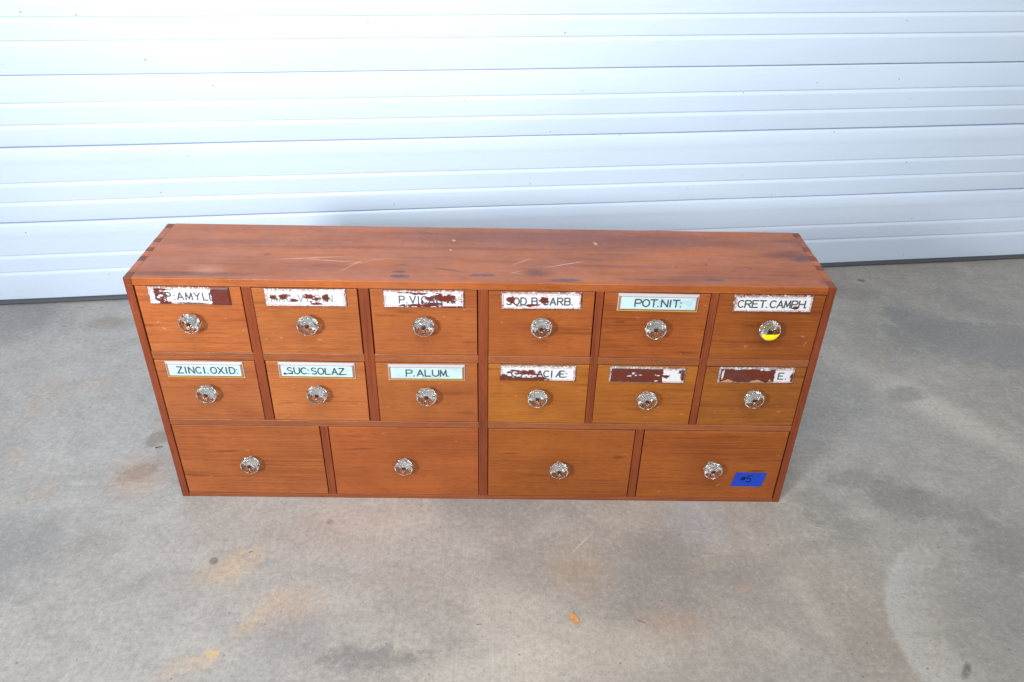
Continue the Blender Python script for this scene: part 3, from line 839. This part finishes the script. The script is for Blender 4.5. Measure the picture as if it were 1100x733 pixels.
st_ = empty('round_sticker', (K1[5], .0014, K1z[5]))
bm = bmesh.new()
rr = .0135
pts = [(rr * math.cos(a), rr * math.sin(a)) for a in [math.pi + R(10) + (math.pi - R(20) - R(-4)) * i / 20 for i in range(21)]]
def ycone(x, z):
    r = math.hypot(x, z)
    return -(.0236 if r < .0108 else .0236 - (r - .0108) * .62)
lo = [bm.verts.new((x, ycone(x, z), z)) for x, z in pts]
cc = [bm.verts.new((x * .5, ycone(x * .5, z * .5) - .0001, z * .62 - .0008)) for x, z in pts]
l2 = [bm.verts.new((v.co.x, v.co.y + .0002, v.co.z)) for v in lo]; c2 = [bm.verts.new((v.co.x, v.co.y + .0002, v.co.z)) for v in cc]
for i in range(20):
    bm.faces.new((lo[i], lo[i + 1], cc[i + 1], cc[i])); bm.faces.new((l2[i], c2[i], c2[i + 1], l2[i + 1]))
    bm.faces.new((lo[i], l2[i], l2[i + 1], lo[i + 1]))
bm.faces.new(cc); bm.faces.new(c2[::-1])
me = bpy.data.meshes.new('round_sticker'); bm.to_mesh(me); bm.free(); me.materials.append(M['yellow'])
bpy.data.objects.remove(st_)
st_ = bpy.data.objects.new('round_sticker', me); COL.objects.link(st_); st_.location = (K1[5], .0014, K1z[5])
tag(st_, 'yellow paper half-disc stuck on the lower front of the top right glass knob', 'sticker')

# ------------------------------------------------------------------ debris on the floor
def blade(name, pts, mat, th, label, cat, loc, rz):
    bm = bmesh.new()
    n = len(pts)
    lo = [bm.verts.new((x, y, .0006)) for x, y in pts]
    up = [bm.verts.new((x, y, .0006 + th * (1 + .5 * math.sin(i * 1.7)))) for i, (x, y) in enumerate(pts)]
    c = bm.verts.new((sum(p[0] for p in pts) / n, sum(p[1] for p in pts) / n, .0006 + th * .6))
    bm.faces.new(lo[::-1])
    for i in range(n):
        bm.faces.new((up[i], up[(i + 1) % n], c)); bm.faces.new((lo[i], lo[(i + 1) % n], up[(i + 1) % n], up[i]))
    o = link(name, bm, mat, loc=loc); o.rotation_euler = (0, 0, rz)
    return tag(o, label, cat)
lf = [(.000, .010), (-.004, .0085), (-.0065, .004), (-.007, .000), (-.004, -.004), (-.002, -.009), (.002, -.0105), (.0055, -.008), (.0068, -.003), (.0055, .001), (.0045, .006), (.002, .007)]
blade('leaf_scrap', lf, M['leaf'], .0012, 'small orange brown scrap of dry leaf alone on the concrete', 'leaf', (.151, -.263, 0), .1)
def twig(loc, rz, L, r, label, bend=.2):
    bm = bmesh.new()
    n, rings = 6, []
    for k in range(5):
        t_ = k / 4; x = (t_ - .5) * L; y = bend * L * (t_ * (1 - t_)); rr_ = r * (1 - .5 * t_) * (.9 + .2 * math.sin(k * 2.1))
        rings.append([bm.verts.new((x, y + rr_ * math.cos(2 * math.pi * i / n), r + rr_ * math.sin(2 * math.pi * i / n))) for i in range(n)])
    for a, b in zip(rings, rings[1:]):
        for i in range(n): bm.faces.new((a[i], a[(i + 1) % n], b[(i + 1) % n], b[i]))
    bm.faces.new(rings[0]); bm.faces.new(rings[-1][::-1])
    o = link('twig', bm, M['twig'], loc=loc, smooth=True); o.rotation_euler = (0, 0, rz)
    tag(o, label, 'twig', 'bits of twig on the concrete')
twig((-.390, -.132, 0), .35, .0065, .0007, 'tiny dark twig beside the upper orange floor stain')
twig((.002, -.275, 0), .1, .0085, .0005, 'short thin twig on the pale patch left of the leaf scrap')
twig((.257, -.268, 0), -.35, .0130, .0005, 'thin curved twig on the floor right of the leaf scrap', .3)
twig((-.642, .135, 0), .3, .0130, .0012, 'dark thick bit of twig left of the chest near its bottom left corner')

# ------------------------------------------------------------------ camera
cam_d = bpy.data.cameras.new('camera'); cam = bpy.data.objects.new('camera', cam_d); COL.objects.link(cam)
cam.location = (0.0279487, -1.0850330, 1.0539434)
cam.rotation_euler = (0.9949569, -0.0193596, -0.0057282)
cam_d.sensor_width = 36; cam_d.lens = 36 * 863.0066 / 1100
cam_d.clip_start = .01; cam_d.clip_end = 100
scene.camera = cam

# ------------------------------------------------------------------ light
world = bpy.data.worlds.new('World'); scene.world = world; world.use_nodes = True
wt = world.node_tree; bg = wt.nodes['Background']
tc = wt.nodes.new('ShaderNodeTexCoord'); sx = wt.nodes.new('ShaderNodeSeparateXYZ'); wt.links.new(tc.outputs['Generated'], sx.inputs[0])
rp = wt.nodes.new('ShaderNodeValToRGB')
for (p, c) in ((0.0, (1.10, 1.04, .97, 1)), (.35, (.68, .67, .66, 1)), (.55, (.30, .31, .33, 1)), (1.0, (.30, .31, .33, 1))):
    if p in (0.0, 1.0):
        rp.color_ramp.elements[0 if p == 0 else -1].color = c
    else:
        e_ = rp.color_ramp.elements.new(p); e_.color = c
mr = wt.nodes.new('ShaderNodeMapRange'); mr.inputs[1].default_value = -1; mr.inputs[2].default_value = 1
wt.links.new(sx.outputs[1], mr.inputs[0]); wt.links.new(mr.outputs[0], rp.inputs[0])
nz_ = wt.nodes.new('ShaderNodeTexNoise'); nz_.inputs['Scale'].default_value = 2.6; nz_.inputs['Detail'].default_value = 2
wt.links.new(tc.outputs['Generated'], nz_.inputs['Vector'])
m2 = wt.nodes.new('ShaderNodeMapRange'); m2.inputs[1].default_value = .44; m2.inputs[2].default_value = .58; m2.inputs[3].default_value = .45; m2.inputs[4].default_value = 1.75
wt.links.new(nz_.outputs['Fac'], m2.inputs[0])
vm = wt.nodes.new('ShaderNodeVectorMath'); vm.operation = 'SCALE'
wt.links.new(rp.outputs[0], vm.inputs[0]); wt.links.new(m2.outputs[0], vm.inputs['Scale'])
wt.links.new(vm.outputs[0], bg.inputs['Color'])
bg.inputs['Strength'].default_value = .78

def area(name, loc, target, size, power, color, sy=None, spread=180):
    l = bpy.data.lights.new(name, 'AREA'); l.energy = power; l.color = color[:3]; l.size = size
    l.spread = R(spread)
    if sy: l.shape = 'RECTANGLE'; l.size_y = sy
    o = bpy.data.objects.new(name, l); COL.objects.link(o); o.location = loc
    o.rotation_euler = (Vector(target) - Vector(loc)).to_track_quat('-Z', 'Y').to_euler()
    return o
area('key_lamp', (-.95, -1.55, 1.15), (-.12, .7, .78), .30, 18, (.96, .98, 1.0), spread=100)
area('overhead_lamp', (.1, -1.0, 2.2), (.0, .75, .75), .9, 31, (.97, .99, 1.0))

# ------------------------------------------------------------------ render settings
scene.render.engine = 'CYCLES'
scene.view_settings.view_transform = 'Standard'
scene.view_settings.look = 'None'
scene.view_settings.exposure = 0
scene.view_settings.gamma = 1
scene.cycles.max_bounces = 10
scene.cycles.transmission_bounces = 10
scene.cycles.caustics_refractive = True
scene.render.resolution_x = 1024; scene.render.resolution_y = 682
